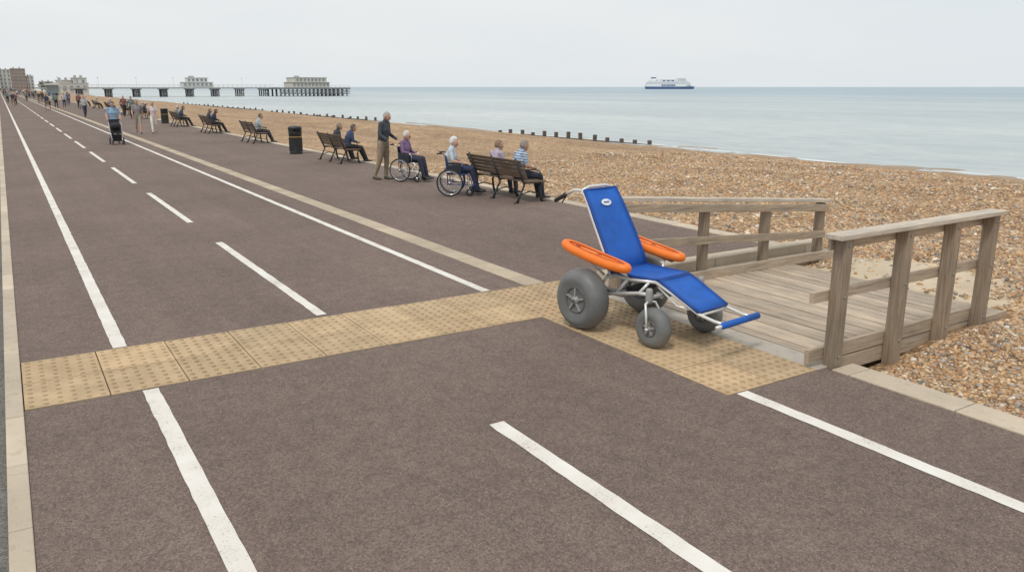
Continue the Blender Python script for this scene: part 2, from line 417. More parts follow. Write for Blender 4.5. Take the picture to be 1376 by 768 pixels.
# thin the stones on the sandy landing, more survive towards its edges
d=np.sqrt(((px-9.9)/1.15)**2+((py-5.8)/1.35)**2); keep=rng.random(len(px))<np.clip((d-.55)/.5,.05,1); px,py,ps,d=px[keep],py[keep],ps[keep],d[keep]; n=len(px)
pz=np.where((d<.95)&(px<10.9),np.maximum(hz(px,py),.0),hz(px,py))+ps*.12
ang=rng.uniform(0,6.28,n); sx=rng.uniform(.8,1.5,n); sy=rng.uniform(.6,1.1,n); sz=rng.uniform(.35,.75,n); tl=rng.normal(0,.35,n)
b=np.repeat(bv[None],n,0)*(1+rng.normal(0,.10,(n,len(bv),1)))
b[:,:,0]*=(ps*sx)[:,None]; b[:,:,1]*=(ps*sy)[:,None]; b[:,:,2]*=(ps*sz)[:,None]
zz=b[:,:,2]*np.cos(tl)[:,None]+b[:,:,0]*np.sin(tl)[:,None]; xx=b[:,:,0]*np.cos(tl)[:,None]-b[:,:,2]*np.sin(tl)[:,None]
X2=xx*np.cos(ang)[:,None]-b[:,:,1]*np.sin(ang)[:,None]+px[:,None]; Y2=xx*np.sin(ang)[:,None]+b[:,:,1]*np.cos(ang)[:,None]+py[:,None]
V=np.stack([X2,Y2,zz+pz[:,None]],-1).reshape(-1,3)
F=(bf[None]+(np.arange(n)*len(bv))[:,None,None]).reshape(-1,3)
pal=np.array([(.53,.335,.175),(.45,.27,.145),(.61,.43,.24),(.32,.21,.135),(.66,.52,.35),(.38,.33,.28),(.20,.185,.165),(.74,.68,.58),(.51,.28,.135),(.57,.39,.235)])
pc=pal[rng.choice(len(pal),n,p=[.17,.14,.16,.1,.11,.09,.05,.05,.06,.07])]*rng.uniform(.75,1.2,(n,1))
pc=np.concatenate([pc,np.ones((n,1))],1); pc=np.repeat(pc,len(bv),0)
npmesh('beach_pebbles',V,F,[M_peb],True,pc)
m=MB(); vs=[];fs=[]; a=[(9.12,4.40),(9.6,4.42),(10.0,4.55),(10.35,4.62),(10.6,4.85),(10.95,5.2),(10.85,5.6),(10.95,6.0),(10.7,6.5),(10.45,6.85),(10.2,7.1),(9.12,7.08)]
cx,cy=10.0,5.9; vs=[(cx,cy,.012)]
for (x,y) in a: vs.append((cx+(x-cx)*.85,cy+(y-cy)*.85,.0+rng.uniform(-.02,.012)))
for (x,y) in a: vs.append((x+rng.uniform(-.10,.10) if x>9.2 else x,y+rng.uniform(-.05,.05),float(hz(np.array(x),np.array(y)))-.01))
k=len(a)
for i in range(k):
    fs.append((0,1+i,1+(i+1)%k)); fs.append((1+i,1+k+i,1+k+(i+1)%k,1+(i+1)%k))
m.add(vs,fs,0,True); m.build('sand_landing',[stone('sand',(.60,.49,.35),.16,90,.8)])
# ------------------------------------------------------------------ sea
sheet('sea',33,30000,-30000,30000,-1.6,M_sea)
m=MB()
for (x0,amp,wd,sp) in((38.9,.35,.30,0),(41.0,.5,.14,3),(43.6,.6,.10,7)):
    y=-5
    while y<300:
        ln=6
        if rng.random()<(.9 if sp==0 else .4):
            ln=rng.uniform(3,9); k=8; vs=[];fs=[]
            for i in range(k+1):
                yy=y+ln*i/k; xc=x0+amp*math.sin(yy*.17+sp)+.25*math.sin(yy*.61+sp*2); ww=wd*math.sin(math.pi*(i+.15)/(k+.3))*rng.uniform(.5,1.3)
                vs+=[(xc-ww,yy,-1.592),(xc+ww,yy,-1.592)]
            for i in range(k): fs.append((2*i,2*i+1,2*i+3,2*i+2))
            m.add(vs,fs,0,False)
        y+=ln*.9 if sp==0 else rng.uniform(6,14)
m.build('sea_foam',[M_foam])
M_dark=pm('tarred_timber',(.11,.09,.075),.85,.3)
def groyne(a,b,step,h0=.75):
    m=MB(); a=Vector(a);b=Vector(b); n=int((b-a).length/step)
    for i in range(n+1):
        p=a.lerp(b,i/n); z=max(float(hz(np.array(p.x),np.array(p.y))),-1.9); hh=h0*rng.uniform(.6,1.15)
        m.box((p.x+rng.uniform(-.08,.08),p.y,z+hh/2-.3),(.22,.22,hh+.6),0,Matrix.Rotation(rng.uniform(-.06,.06),3,'X'))
    m.beam((a.x,a.y,float(hz(np.array(a.x),np.array(a.y)))+.02),(b.x,b.y,max(float(hz(np.array(b.x),np.array(b.y))),-1.9)+.05),.12,.14)
    m.build('wooden_groyne',[M_dark])
groyne((35.6,58.5),(38.9,43.5),1.2,.48); groyne((36.5,130),(38.6,90),2.4,.42); groyne((36,200),(38.5,143),3.4,.45); groyne((31,98),(37,92),2.0,.4)

# ------------------------------------------------------------------ wooden ramp
ramp_e=empty('wooden_boardwalk_ramp',Matrix.Identity(4))
m=MB(); x=6.05
while x<9.05:
    wd=.130; slab(m,x,x+wd,4.255+rng.uniform(-.006,.006),7.08+rng.uniform(-.008,.008),-.035,.004+rng.uniform(-.004,.004)); x+=wd+.016
m.build('deck_boards',[M_wdeck],ramp_e,bevel=.005)
m=MB()
for y in(4.4,5.2,6.1,6.95): slab(m,6.1,9.05,y-.04,y+.04,-.22,-.04)
m.build('deck_joists',[M_wz],ramp_e)
m=MB()
R=[(5.95,4.14,1.15,-.12),(6.84,4.14,1.155,-.3),(7.62,4.14,1.155,-.3),(8.31,4.14,1.155,-.2)]
for x,y,h,z in R: slab(m,x-.054,x+.054,y-.058,y+.058,z,h)
Lp=[(5.98,7.14,1.09,-.15),(7.40,7.18,.91,-.2),(8.55,7.18,.86,-.2),(9.72,7.2,.80,-.3)]
for x,y,h,z in Lp: slab(m,x-.052,x+.052,y-.052,y+.052,z,h)
m.build('posts',[M_wz],ramp_e,bevel=.006)
m=MB()
m.beam((5.80,4.14,1.172),(8.42,4.14,1.178),.17,.045,1)
m.beam((5.86,4.218,1.09),(8.38,4.218,1.095),.035,.10)
m.beam((5.69,4.222,.64),(8.40,4.222,.64),.04,.10)
m.beam((5.70,4.224,.105),(8.46,4.224,.112),.045,.13)
m.beam((6.05,4.228,-.045),(9.05,4.228,-.045),.045,.145)
m.beam((5.85,7.15,1.145),(9.85,7.21,.825),.16,.045,1)
m.beam((5.92,7.085,1.035),(9.78,7.12,.735),.035,.10)
m.beam((6.0,7.08,.60),(9.75,7.12,.36),.04,.10)
m.beam((6.0,7.09,.06),(9.75,7.10,.06),.045,.12)
m.build('rails',[M_wx,M_wcap],ramp_e,bevel=.006)
m=MB()
for x,y,h,z in R:
    for zz in(.10,.64,1.09): m.lathe((x,4.081,zz),(0,-1,0),[(.012,0),(.011,.006),(.004,.008)],10,0)
m.build('bolts',[pm('galvanised',(.35,.35,.35),.4,.2,metal=.8)],ramp_e)

# ------------------------------------------------------------------ beach wheelchair
BW=empty('beach_wheelchair',place(5.23,6.29,0,.13,-.99))
M_tyre=pm('grey_balloon_tyre',(.155,.16,.158),.5,.16,5,bmp=.12,bscale=90)
M_hub=pm('hub_plastic',(.10,.10,.105),.45,.1)
M_alu=pm('white_tube',(.70,.70,.68),.3,.06,metal=.25,bmp=.03)
M_grey=pm('grey_frame_plastic',(.30,.30,.29),.5,.1)
M_blue=pm('blue_mesh_fabric',(.008,.105,.46),.65,.15,7,bmp=.5,bscale=220,bd=.002)
M_blued=pm('blue_piping',(.004,.055,.28),.6,.1)
M_or=pm('orange_float_foam',(.88,.20,.015),.42,.08,6,bmp=.08)
M_ord=pm('orange_float_groove',(.45,.08,.01),.6,.1)
M_blk=pm('black_rubber',(.02,.02,.022),.6,.15)
M_wht=pm('white_badge',(.75,.76,.78),.5,.05)
def bld(m,name,mats,bevel=0): 
    o=m.build(name,mats,None,bevel); o.parent=BW; return o
def balloon(cx,r,hw,rin,y,z):
    m=MB(); k=14
    pr=[]
    for i in range(k+1):
        q=math.pi*(i/k); pr.append((rin+(r-rin)*math.sin(q)**.62,-hw*math.cos(q)))
    pr=[(rin*.98,-hw*.72)]+pr[1:-1]+[(rin*.98,hw*.72)]
    m.lathe((cx,y,z),(1,0,0),pr,40,0)
    for s in(-1,1): m.torus((cx+s*hw*.62,y,z),(1,0,0),r*.90,.004,36,5,0)
    for s in(-1,1):
        x=cx+s*hw*.72
        m.torus((x,y,z),(1,0,0),rin*.97,.012,30,6,1)
        m.lathe((x-s*.01,y,z),(s,0,0),[(rin*.95,-.03),(rin*.95,-.01),(rin*.5,-.015)],24,2)
        for i in range(5):
            a=2*math.pi*i/5+.3; d=Vector((0,math.cos(a),math.sin(a)))
            m.beam(Vector((x,y,z))+d*rin*.25,Vector((x,y,z))+d*rin*.93,.018,rin*.28,3,up=(1,0,0))
        m.lathe((x,y,z),(s,0,0),[(rin*.34,-.03),(rin*.34,.012),(rin*.22,.022),(rin*.2,.032)],18,3)
        m.lathe((x,y,z),(s,0,0),[(rin*.14,.03),(rin*.12,.042)],12,1)
    return m
for i,sx in enumerate((.475,-.475)):
    bld(balloon(sx,.315,.135,.135,0,.315),'rear_wheel_%d'%(i+1),[M_tyre,M_hub,M_blk,M_grey])
for i,sx in enumerate((.39,-.39)):
    bld(balloon(sx,.195,.085,.075,.87,.195),'front_caster_%d'%(i+1),[M_tyre,M_hub,M_blk,M_grey])
m=MB()
for s in(1,-1):
    x=.39*s
    for q in(-1,1): m.tube([(x+q*.10,.87,.195),(x+q*.102,.86,.33),(x+q*.07,.82,.425),(x,.80,.44)],.012,8,0)
    m.tube([(x-.115,.87,.195),(x+.115,.87,.195)],.014,8,0)
    m.lathe((x,.80,.42),(0,0,1),[(.032,0),(.034,.03),(.034,.12),(.026,.14)],14,1)
    m.tube([(x,.80,.50),(.33*s,.62,.47),(.30*s,.3,.40),(.29*s,-.02,.325)],.018,8,0)
m.tube([(-.39,.80,.47),(.39,.80,.47)],.021,8,1)
m.box((0,.80,.47),(.5,.07,.05),1)
m.tube([(-.5,0,.315),(.5,0,.315)],.02,8,1)
m.tube([(-.3,.3,.40),(.3,.3,.40)],.017,8,0)
m.box((0,.36,.43),(.34,.10,.05),2); m.box((.27,.2,.40),(.07,.36,.05),1); m.box((-.27,.2,.40),(.07,.36,.05),1)
for s in(1,-1):
    m.tube([(.29*s,0,.33),(.27*s,.15,.56)],.017,8,0); m.tube([(.30*s,.3,.40),(.25*s,.42,.58)],.017,8,0); m.tube([(.33*s,.62,.47),(.24*s,.68,.585)],.016,8,0)
    m.tube([(.265*s,.14,.56),(.255*s,.45,.565),(.24*s,.76,.59)],.018,8,0)
    m.tube([(.275*s,.20,.53),(.265*s,.07,.80),(.25*s,-.10,1.08),(.235*s,-.225,1.29),(.225*s,-.29,1.365),(.235*s,-.40,1.36),(.25*s,-.52,1.30)],.0165,10,0)
    m.tube([(.25*s,-.50,1.31),(.262*s,-.655,1.225)],.0225,10,3)
    m.tube([(.25*s,-.51,1.28),(.245*s,-.57,1.21)],.007,6,3)
    m.tube([(.27*s,.10,.55),(.34*s,-.0,.66),(.385*s,-.06,.73)],.014,8,0); m.tube([(.25*s,.42,.58),(.33*s,.36,.64),(.385*s,.34,.67)],.014,8,0)
    m.tube([(.245*s,.75,.59),(.222*s,1.0,.485),(.21*s,1.24,.375),(.205*s,1.42,.345),(.205*s,1.54,.34)],.0155,8,0)
    m.tube([(.235*s,.78,.55),(.215*s,1.0,.40),(.205*s,1.14,.40)],.012,8,0)
m.tube([(-.225,-.29,1.365),(-.12,-.30,1.395),(.12,-.30,1.395),(.225,-.29,1.365)],.0165,10,0)
m.tube([(-.215,1.25,.365),(.215,1.25,.365)],.013,8,0); m.tube([(-.26,.05,.80),(.26,.05,.80)],.012,8,0)
m.tube([(.33,1.53,.335),(.2,1.54,.34)],.016,8,0)
bld(m,'frame',[M_alu,M_grey,M_blk,M_blk])
m=MB(); m.tube([(-.28,1.54,.34),(.24,1.54,.34)],.032,14,0)
for s in(-.28,.24): m.ell((s,1.54,.34),(.032,.032,.032),0,None,10,6)
bld(m,'footrest_bar',[M_blue])
def panel(pts,wid,sag,thick=.018):
    m=MB(); n=len(pts); k=9; vs=[]
    P=[Vector((0,a,b)) for a,b in pts]
    for i in range(n):
        t=(P[min(i+1,n-1)]-P[max(i-1,0)]).normalized(); nn=Vector((1,0,0)).cross(t)
        for lay in(0,1):
            for j in range(k):
                u=j/(k-1)*2-1; g=sag*(1-u*u)*(math.sin(math.pi*(i+.4)/(n-.2)) )
                vs.append(P[i]+Vector((u*wid[i]/2,0,0))-nn*g+nn*(thick*(lay-.5)))
    fs=[]
    row=2*k
    for i in range(n-1):
        for j in range(k-1):
            fs.append((i*row+j,i*row+j+1,(i+1)*row+j+1,(i+1)*row+j)); fs.append((i*row+k+j,(i+1)*row+k+j,(i+1)*row+k+j+1,i*row+k+j+1))
        fs.append((i*row,(i+1)*row,(i+1)*row+k,i*row+k)); fs.append((i*row+k-1,i*row+2*k-1,(i+1)*row+2*k-1,(i+1)*row+k-1))
    for i in(0,n-1):
        for j in range(k-1): fs.append((i*row+j,i*row+k+j,i*row+k+j+1,i*row+j+1))
    m.add(vs,fs,0,True)
    for s in(-1,1): m.tube([P[i]+Vector((s*wid[i]/2,0,0)) for i in range(n)],.017,8,1)
    for i in(0,n-1): m.tube([P[i]+Vector((-wid[i]/2,0,0)),P[i]+Vector((wid[i]/2,0,0))],.013,8,1)
    return m
bp=[(.20,.585),(.13,.74),(.04,.90),(-.05,1.05),(-.14,1.20),(-.255,1.37)]
m=panel(bp,[.53,.52,.51,.50,.485,.46],-.024)
t=Vector((0,-.115,.17)).normalized(); nrm=Vector((0,t.z,-t.y)).normalized(); c=Vector((0,-.165,1.235))-nrm*.006; tv=Vector((1,0,0)); uv=t; tilt=math.atan2(-t.y,t.z)
vs=[c+nrm*.016]+[c+nrm*.014+tv*(.070*math.cos(a))+uv*(.038*math.sin(a)) for a in np.linspace(0,2*math.pi,24,endpoint=False)]
m.add(vs,[(0,1+i,1+(i+1)%24) for i in range(24)],2,False)
for i in range(6): m.box(c+nrm*.018+tv*(-.035+.014*i),(.008,.002,.018),1,Matrix.Rotation(tilt,3,'X'))
bld(m,'backrest',[M_blue,M_blued,M_wht])
bld(panel([(.19,.605),(.33,.60),(.48,.60),(.62,.605),(.76,.612)],[.53,.52,.51,.49,.47],.03),'seat',[M_blue,M_blued])
bld(panel([(.785,.605),(.90,.555),(1.02,.50),(1.13,.45),(1.245,.395)],[.455,.45,.445,.435,.43],.022),'leg_rest',[M_blue,M_blued])
for i,s in enumerate((1,-1)):
    m=MB(); R_=Matrix.Rotation(math.radians(-8.5),4,'X'); m.M=Matrix.Translation((.41*s,.10,.755))@R_
    Ln=.94; Wd=.068; rr=.042; pts=[]
    for k in range(40):
        a=2*math.pi*k/40; cx=math.cos(a)*Wd; cy=math.copysign(abs(math.sin(a))**.55,math.sin(a))*(Ln/2-rr)
        cx*= (1.08 if cy<0 else 1.08-.35*cy); pts.append((cx,cy,.018*(2*cy)**2))
    m.tube(pts,.046,10,0,side=(0,0,1),closed=True,ry=.044)
    m.ell((0,0,0),(.075,Ln/2-.04,.044),0,None,16,8)
    m.tube([(p[0]*.62,p[1]*.88,.040+p[2]*.6) for p in pts],.006,6,1,closed=True)
    m.box((0,-.12,-.045),(.09,.2,.02),2); m.box((0,.25,-.045),(.09,.2,.02),2)
    for yy in(-.25,.05,.33): m.box((0,yy,.044),(.03,.05,.006),1)
    bld(m,'armrest_float_%d'%(i+1),[M_or,M_ord,M_blk])

# ------------------------------------------------------------------ people
def headfn(d,s=1.0):
    x=d.x*.075;y=d.y*.095;z=d.z*.117
    if d.z<0:
        t=-d.z; x*=1-.32*t**1.5
        if d.y<0: y*=1-.45*t
        else: y*=1+.02*t
    if d.y>.3: x*=.95
    return Vector((x,y,z))*s
def add_head(m,c,yaw,pitch,mi,hairlen,curly,glasses,lo=False,cap=False,thin=False):
    R=(Matrix.Rotation(yaw,3,'Z')@Matrix.Rotation(pitch,3,'X'))
    old=m.M; base=(old if old is not None else Matrix.Identity(4))@Matrix.Translation(c)@R.to_4x4(); m.M=base
    nu,nv=(12,8) if lo else (24,16)
    m.ell((0,0,0),None,mi['skin'],None,nu,nv,lambda d:headfn(d))
    m.tube([(0,.090,.012),(0,.101,-.012),(0,.106,-.026),(0,.096,-.034)],[.009,.012,.0165,.011],6,mi['skin'])
    for s in(-1,1):
        m.ell((s*.076,-.005,-.008),(.010,.019,.032),mi['skin'],Matrix.Rotation(s*.25,3,'Z'),8,6)
        if not lo:
            m.ell((s*.030,.083,.008),(.0135,.009,.008),mi['white'],None,8,6)
            m.ell((s*.030,.0905,.007),(.006,.003,.006),mi['dark'],None,8,5)
            m.tube([(s*.014,.094,.026),(s*.030,.094,.031),(s*.047,.084,.026)],.0042,5,mi['hair'])
        m.ell((s*.036,.070,-.03),(.022,.02,.018),mi['skin'],None,8,6)
    m.ell((0,.087,-.058),(.024,.010,.0065),mi['lip'],None,10,5)
    m.ell((0,.070,-.092),(.025,.022,.018),mi['skin'],None,8,6)
    if glasses:
        for s in(-1,1):
            m.torus((s*.031,.105,.006),(0,1,0),.019,.0022,14,5,mi['dark']); m.tube([(s*.05,.102,.008),(s*.078,0,.01)],.002,5,mi['dark'])
        m.tube([(-.012,.105,.01),(.012,.105,.01)],.002,5,mi['dark'])
    rn=random.Random(int(abs(c[0]*991+yaw*77)*100))
    def hf(d):
        face=(d.y>.30 and d.z<.52+.12*abs(d.x)) or (d.y>.05 and d.z<.1)
        low=d.z<(-.35 if hairlen=='short' else -.75)
        s=1.10 if not thin else 1.035
        if curly: s=1.17+rn.uniform(-.05,.05)
        if hairlen=='long' and d.z<.1: s+=.10
        if face or low: s=.86
        p=headfn(d,s)
        if hairlen!='short' and not face and d.z<0: p.z*=1.0+.15
        return p
    m.ell((0,-.006,.006),None,mi['hair'],None,nu+4 if not lo else nu,nv+2,hf)
    m.M=old
def add_hand(m,wr,dirv,palmn,mi,curl=.5,side=1,lo=False):
    d=Vector(dirv).normalized(); n=Vector(palmn); n=(n-d*n.dot(d)).normalized(); s=d.cross(n)*side
    wr=Vector(wr)
    m.tube([wr-d*.01,wr+d*.03,wr+d*.07,wr+d*.09],[.024,.036,.041,.037],8,mi,side=s,ry=[.018,.016,.014,.011])
    lens=[.066,.076,.071,.056]
    for i in range(4):
        o=wr+d*.085+s*(.028-.0185*i); l=lens[i]; p=[o-d*.01]; dd=d.copy(); q=o
        for k,(fl,an) in enumerate(((.42,curl*.5),(.32,curl*.9),(.26,curl*.8))):
            dd=(dd*math.cos(an)+n*math.sin(an) if k==0 else (dd+n*math.sin(an)).normalized())
            dd.normalize(); q=q+dd*l*fl; p.append(q)
        m.tube(p,[.0092,.0090,.0082,.0068],6,mi)
    t0=wr+d*.03+s*.030; m.tube([t0-s*.01,t0+d*.028+s*.022,t0+d*.052+s*.024+n*.014,t0+d*.070+s*.018+n*.024],[.012,.0115,.010,.008],6,mi)
def person(name,M,J,top,bottom,hair=(.5,.5,.48),skin=(.50,.29,.20),shoes=(.03,.03,.035),sleeve='long',legs='long',hairlen='short',curly=False,glasses=False,
           yaw=0,pitch=0,fem=False,fat=1.0,vox=.014,scale=1.0,stripe=None,lo=False,cap=False,thin=False,curl=.6,palm=(0,0,-1)):
    V3=lambda k:Vector(J[k])
    g=MB(); segs=[]
    side=(V3('shR')-V3('shL')).normalized()
    pel,wa,ch,nk,hd=V3('pel'),V3('waist'),V3('chest'),V3('neck'),V3('head')
    w1=(.150 if fem else .168); 
    up=(nk-ch)
    g.tube([pel+(pel-wa).normalized()*.10,pel+(pel-wa).normalized()*.02,wa,ch,ch+up*.55,ch+up*.85,nk,hd-Vector((0,.0,.04))],
           [.13*fat,(.172 if fem else .165)*fat,(.138 if fem else .152)*fat,w1*1.04*fat,w1*1.0,.105,.062,.052],16,0,side=side,
           ry=[.10*fat,.125*fat,.115*fat,(.135 if fem else .125)*fat,.098,.078,.060,.055])
    segs+=[(pel+(pel-wa)*.6,pel,.14,1),(pel+(wa-pel)*.45,ch,.145,0),(ch,ch+up*.75,.14,0),(ch+up*.86,ch+up*.93,.085,0),(nk+(hd-nk)*.02,hd,.058,2)]
    for s in('L','R'):
        sh,el,wr=V3('sh'+s),V3('el'+s),V3('wr'+s); hp,kn,an=V3('hip'+s),V3('kn'+s),V3('an'+s)
        k=.92 if fem else 1.0
        g.tube([ch+up*.55+(sh-ch-up*.55)*.4,sh],[.075,.066*k],10,0); g.ell(sh,(.066*k,.066*k,.064*k),0,None,10,8)
        g.tube([sh,sh.lerp(el,.5),el],[.062*k,.056*k,.046*k],10,0); g.ell(el,(.046*k,)*3,0,None,10,8)
        g.tube([el,el.lerp(wr,.3),wr],[.046*k,.045*k,(.034 if sleeve=='long' else .027)*k],10,0)
        segs+=[(ch+up*.5,sh,.065,0),(sh,sh.lerp(el,.72),.058,0)]
        arm=0 if sleeve=='long' else 2
        segs+=[(sh.lerp(el,.86),el,.05,arm),(el,wr-(wr-el)*.06,.042,arm)]
        g.ell(hp,(.100*fat,.100*fat,.10*fat),0,None,12,8)
        lt=1.0 if legs=='long' else .85
        g.tube([hp,hp.lerp(kn,.5),kn],[.098*fat,.086*fat,.068],12,0); g.ell(kn,(.066,)*3,0,None,10,8)
        g.tube([kn,kn.lerp(an,.3),kn.lerp(an,.75),an],[.064*lt,.064*lt,.054*lt,.046*lt],12,0)
        fd=Vector(J.get('ft'+s,(0,1,0))).normalized()
        heel=an+Vector((0,0,-.035))-fd*.055
        g.tube([heel,an+Vector((0,0,-.03))+fd*.03,an+Vector((0,0,-.042))+fd*.11,an+Vector((0,0,-.05))+fd*.175,an+Vector((0,0,-.052))+fd*.20],[.034,.044,.046,.040,.022],10,0,ry=[.036,.046,.034,.026,.018])
        lg=1 if legs=='long' else 2
        segs+=[(hp,kn.lerp(hp,.12),.088,1),(kn,an+(kn-an)*.12,.058,lg),(heel,an+Vector((0,0,-.05))+fd*.19,.04,3)]
    o=g.build('tmp',[cloth(top)])
    r=o.modifiers.new('r','REMESH'); r.mode='VOXEL'; r.voxel_size=vox; r.use_smooth_shade=True
    sm=o.modifiers.new('s','SMOOTH'); sm.factor=.5; sm.iterations=3 if vox<.02 else 1
    dg=bpy.context.evaluated_depsgraph_get(); me=bpy.data.meshes.new_from_object(o.evaluated_get(dg))
    nv=len(me.vertices); co_=np.empty(nv*3); me.vertices.foreach_get('co',co_); co_=co_.reshape(-1,3)
    faces=[tuple(p.vertices) for p in me.polygons]
    cen=np.array([co_[list(f)].mean(0) for f in faces])
    best=np.full(len(faces),1e9); lab=np.zeros(len(faces),int)
    for a,b_,rad,l in segs:
        a=np.array(a);b_=np.array(b_);ab=b_-a; t=np.clip(((cen-a)@ab)/(ab@ab),0,1); d=np.linalg.norm(cen-(a+t[:,None]*ab),axis=1)-rad
        k=d<best; best[k]=d[k]; lab[k]=l
    if stripe is not None:
        sh=Vector(J['neck'])-Vector(J['pel']); sh.normalize(); q=cen@np.array(sh); k=(lab==0)&((np.floor(q/.026).astype(int)%2)==0); lab[k]=8
    m=MB(); m.add([tuple(v) for v in co_],faces,[int(x) for x in lab],True)
    bpy.data.objects.remove(o); bpy.data.meshes.remove(me)
    mats=[cloth(top),cloth(bottom),skinm(skin),pm('shoe_%d'%int(shoes[0]*100),shoes,.5),hairm(hair),pm('eye_white',(.7,.68,.65),.3,.05),pm('eye_dark',(.02,.018,.018),.3,.1),pm('lips',(.38,.15,.12),.5,.1),cloth(stripe) if stripe else cloth(top)]
    mi=dict(skin=2,hair=4,white=5,dark=6,lip=7)
    add_head(m,tuple(hd),yaw,pitch,mi,hairlen,curly,glasses,lo,cap,thin)
    for s,sg in(('L',1),('R',-1)):
        wr=V3('wr'+s); hv=V3('ha'+s)-wr; pn=J.get('pn'+s,palm)
        add_hand(m,wr,hv,pn,2,curl,sg)
    m.torus(nk+Vector((0,.0,-.018)),(0,-.25,1),.068,.012,16,6,0)
    return m.build(name,mats,matrix=M@Matrix.Scale(scale,4))
def sym(J,**k):
    for a,(x,y,z) in k.items():
        J[a+'L']=(-x,y,z); J[a+'R']=(x,y,z)
    return J
def Jstand(push=False):
    J=dict(pel=(0,0,.95),waist=(0,.01,1.07),chest=(0,.01,1.26),neck=(0,-.005,1.465),head=(0,.03,1.585))
    sym(J,sh=(.175,0,1.40),hip=(.09,0,.92),kn=(.10,.025,.50),an=(.11,-.01,.08))
    if push: sym(J,el=(.25,.04,1.14),wr=(.235,.27,1.0),ha=(.23,.36,.98)); J['chest']=(0,.04,1.26); J['neck']=(0,.07,1.455); J['head']=(0,.13,1.57); sym(J,sh=(.18,.05,1.395)); J['anR']=(.11,-.22,.09); J['knR']=(.10,-.06,.50)
    else: sym(J,el=(.235,-.03,1.12),wr=(.25,.06,.88),ha=(.25,.09,.79)); J['pnL']=(1,0,0); J['pnR']=(-1,0,0)
    return J
def Jwalk(ph=1):
    J=Jstand(); a=('L','R') if ph>0 else('R','L')
    sx={'L':-1,'R':1}
    J['kn'+a[0]]=(sx[a[0]]*.095,.17,.53); J['an'+a[0]]=(sx[a[0]]*.095,.27,.10); J['kn'+a[1]]=(sx[a[1]]*.095,-.02,.50); J['an'+a[1]]=(sx[a[1]]*.095,-.27,.15)
    J['el'+a[0]]=(sx[a[0]]*.235,-.12,1.14); J['wr'+a[0]]=(sx[a[0]]*.25,-.10,.90); J['ha'+a[0]]=(sx[a[0]]*.25,-.09,.8)
    J['el'+a[1]]=(sx[a[1]]*.235,.05,1.13); J['wr'+a[1]]=(sx[a[1]]*.23,.20,.93); J['ha'+a[1]]=(sx[a[1]]*.22,.27,.86)
    return J
def Jsit(s=.5,foot=.0,ankle_y=.62,lean=.0,lap=True,knee=.46,kz=None):
    kz=s+.10 if kz is None else kz
    J=dict(pel=(0,0,s+.12),waist=(0,-.01+lean*.3,s+.22),chest=(0,lean*.7-.01,s+.39),neck=(0,lean*1.1+.01,s+.575),head=(0,lean*1.4+.06,s+.685))
    sym(J,sh=(.175,lean,s+.51),hip=(.095,.03,s+.09),kn=(.115,knee,kz),an=(.10,ankle_y,foot+.08))
    if lap: sym(J,el=(.235,lean*.6+.05,s+.28),wr=(.12,.27+lean*.4,s+.225),ha=(.05,.34+lean*.4,s+.215))
    else: sym(J,el=(.26,.03,s+.29),wr=(.255,.27,s+.24),ha=(.25,.36,s+.24))
    return J
M_iron=pm('cast_iron',(.03,.03,.032),.5,.2); M_slat=woodm('bench_slat',(.16,.11,.075),1,.2)
M_chrome=pm('chrome_tube',(.55,.56,.58),.25,.05,metal=.9,bmp=0); M_bfr=pm('blue_frame',(.02,.06,.22),.35,.1); M_navy=pm('vinyl_seat',(.018,.022,.035),.5,.15)
def bench(x,y,L_=2.3):
    m=MB()
    for z,yy in((.455,-.02),(.452,.08),(.45,.18),(.452,.28),(.445,.38)): m.box((0,yy,z),(L_,.078,.028),0)
    for i in range(5):
        t=i/4; m.box((0,-.085-.15*t,.56+.32*t),(L_,.024,.066),0,Matrix.Rotation(.42,3,'X'))
    for xx in(-L_/2+.16,0,L_/2-.16):
        m.tube([(xx,.42,0),(xx,.38,.12),(xx,.36,.3),(xx,.40,.42),(xx,.2,.425),(xx,-.06,.43),(xx,-.10,.55),(xx,-.27,.94)],[.03,.022,.022,.024,.02,.026,.022,.016],8,1,side=(1,0,0),ry=[.03]*8)
        m.tube([(xx,-.22,0),(xx,-.14,.18),(xx,-.05,.34),(xx,-.04,.43)],[.032,.022,.022,.026],8,1)
        m.tube([(xx,-.14,.18),(xx,.12,.24),(xx,.37,.16)],.014,6,1)
        m.tube([(xx,-.17,.72),(xx,.0,.70),(xx,.22,.69),(xx,.36,.65),(xx,.38,.55),(xx,.38,.43)],[.018]*6,8,1,side=(1,0,0),ry=[.014]*6)
        m.tube([(xx,.42,0),(xx,.50,.012)],[.03,.02],6,1); m.tube([(xx,-.22,0),(xx,-.30,.012)],[.03,.02],6,1)
    return m.build('park_bench',[M_slat,M_iron],matrix=place(x,y,0,1,0))
BX=9.24
for x,y in [(BX,15.15),(BX,25.7),(BX+.1,36.7),(BX+.1,45.6),(BX,54.2),(BX,69),(BX,79),(BX,92),(BX,105),(BX,120)]: bench(x,y)
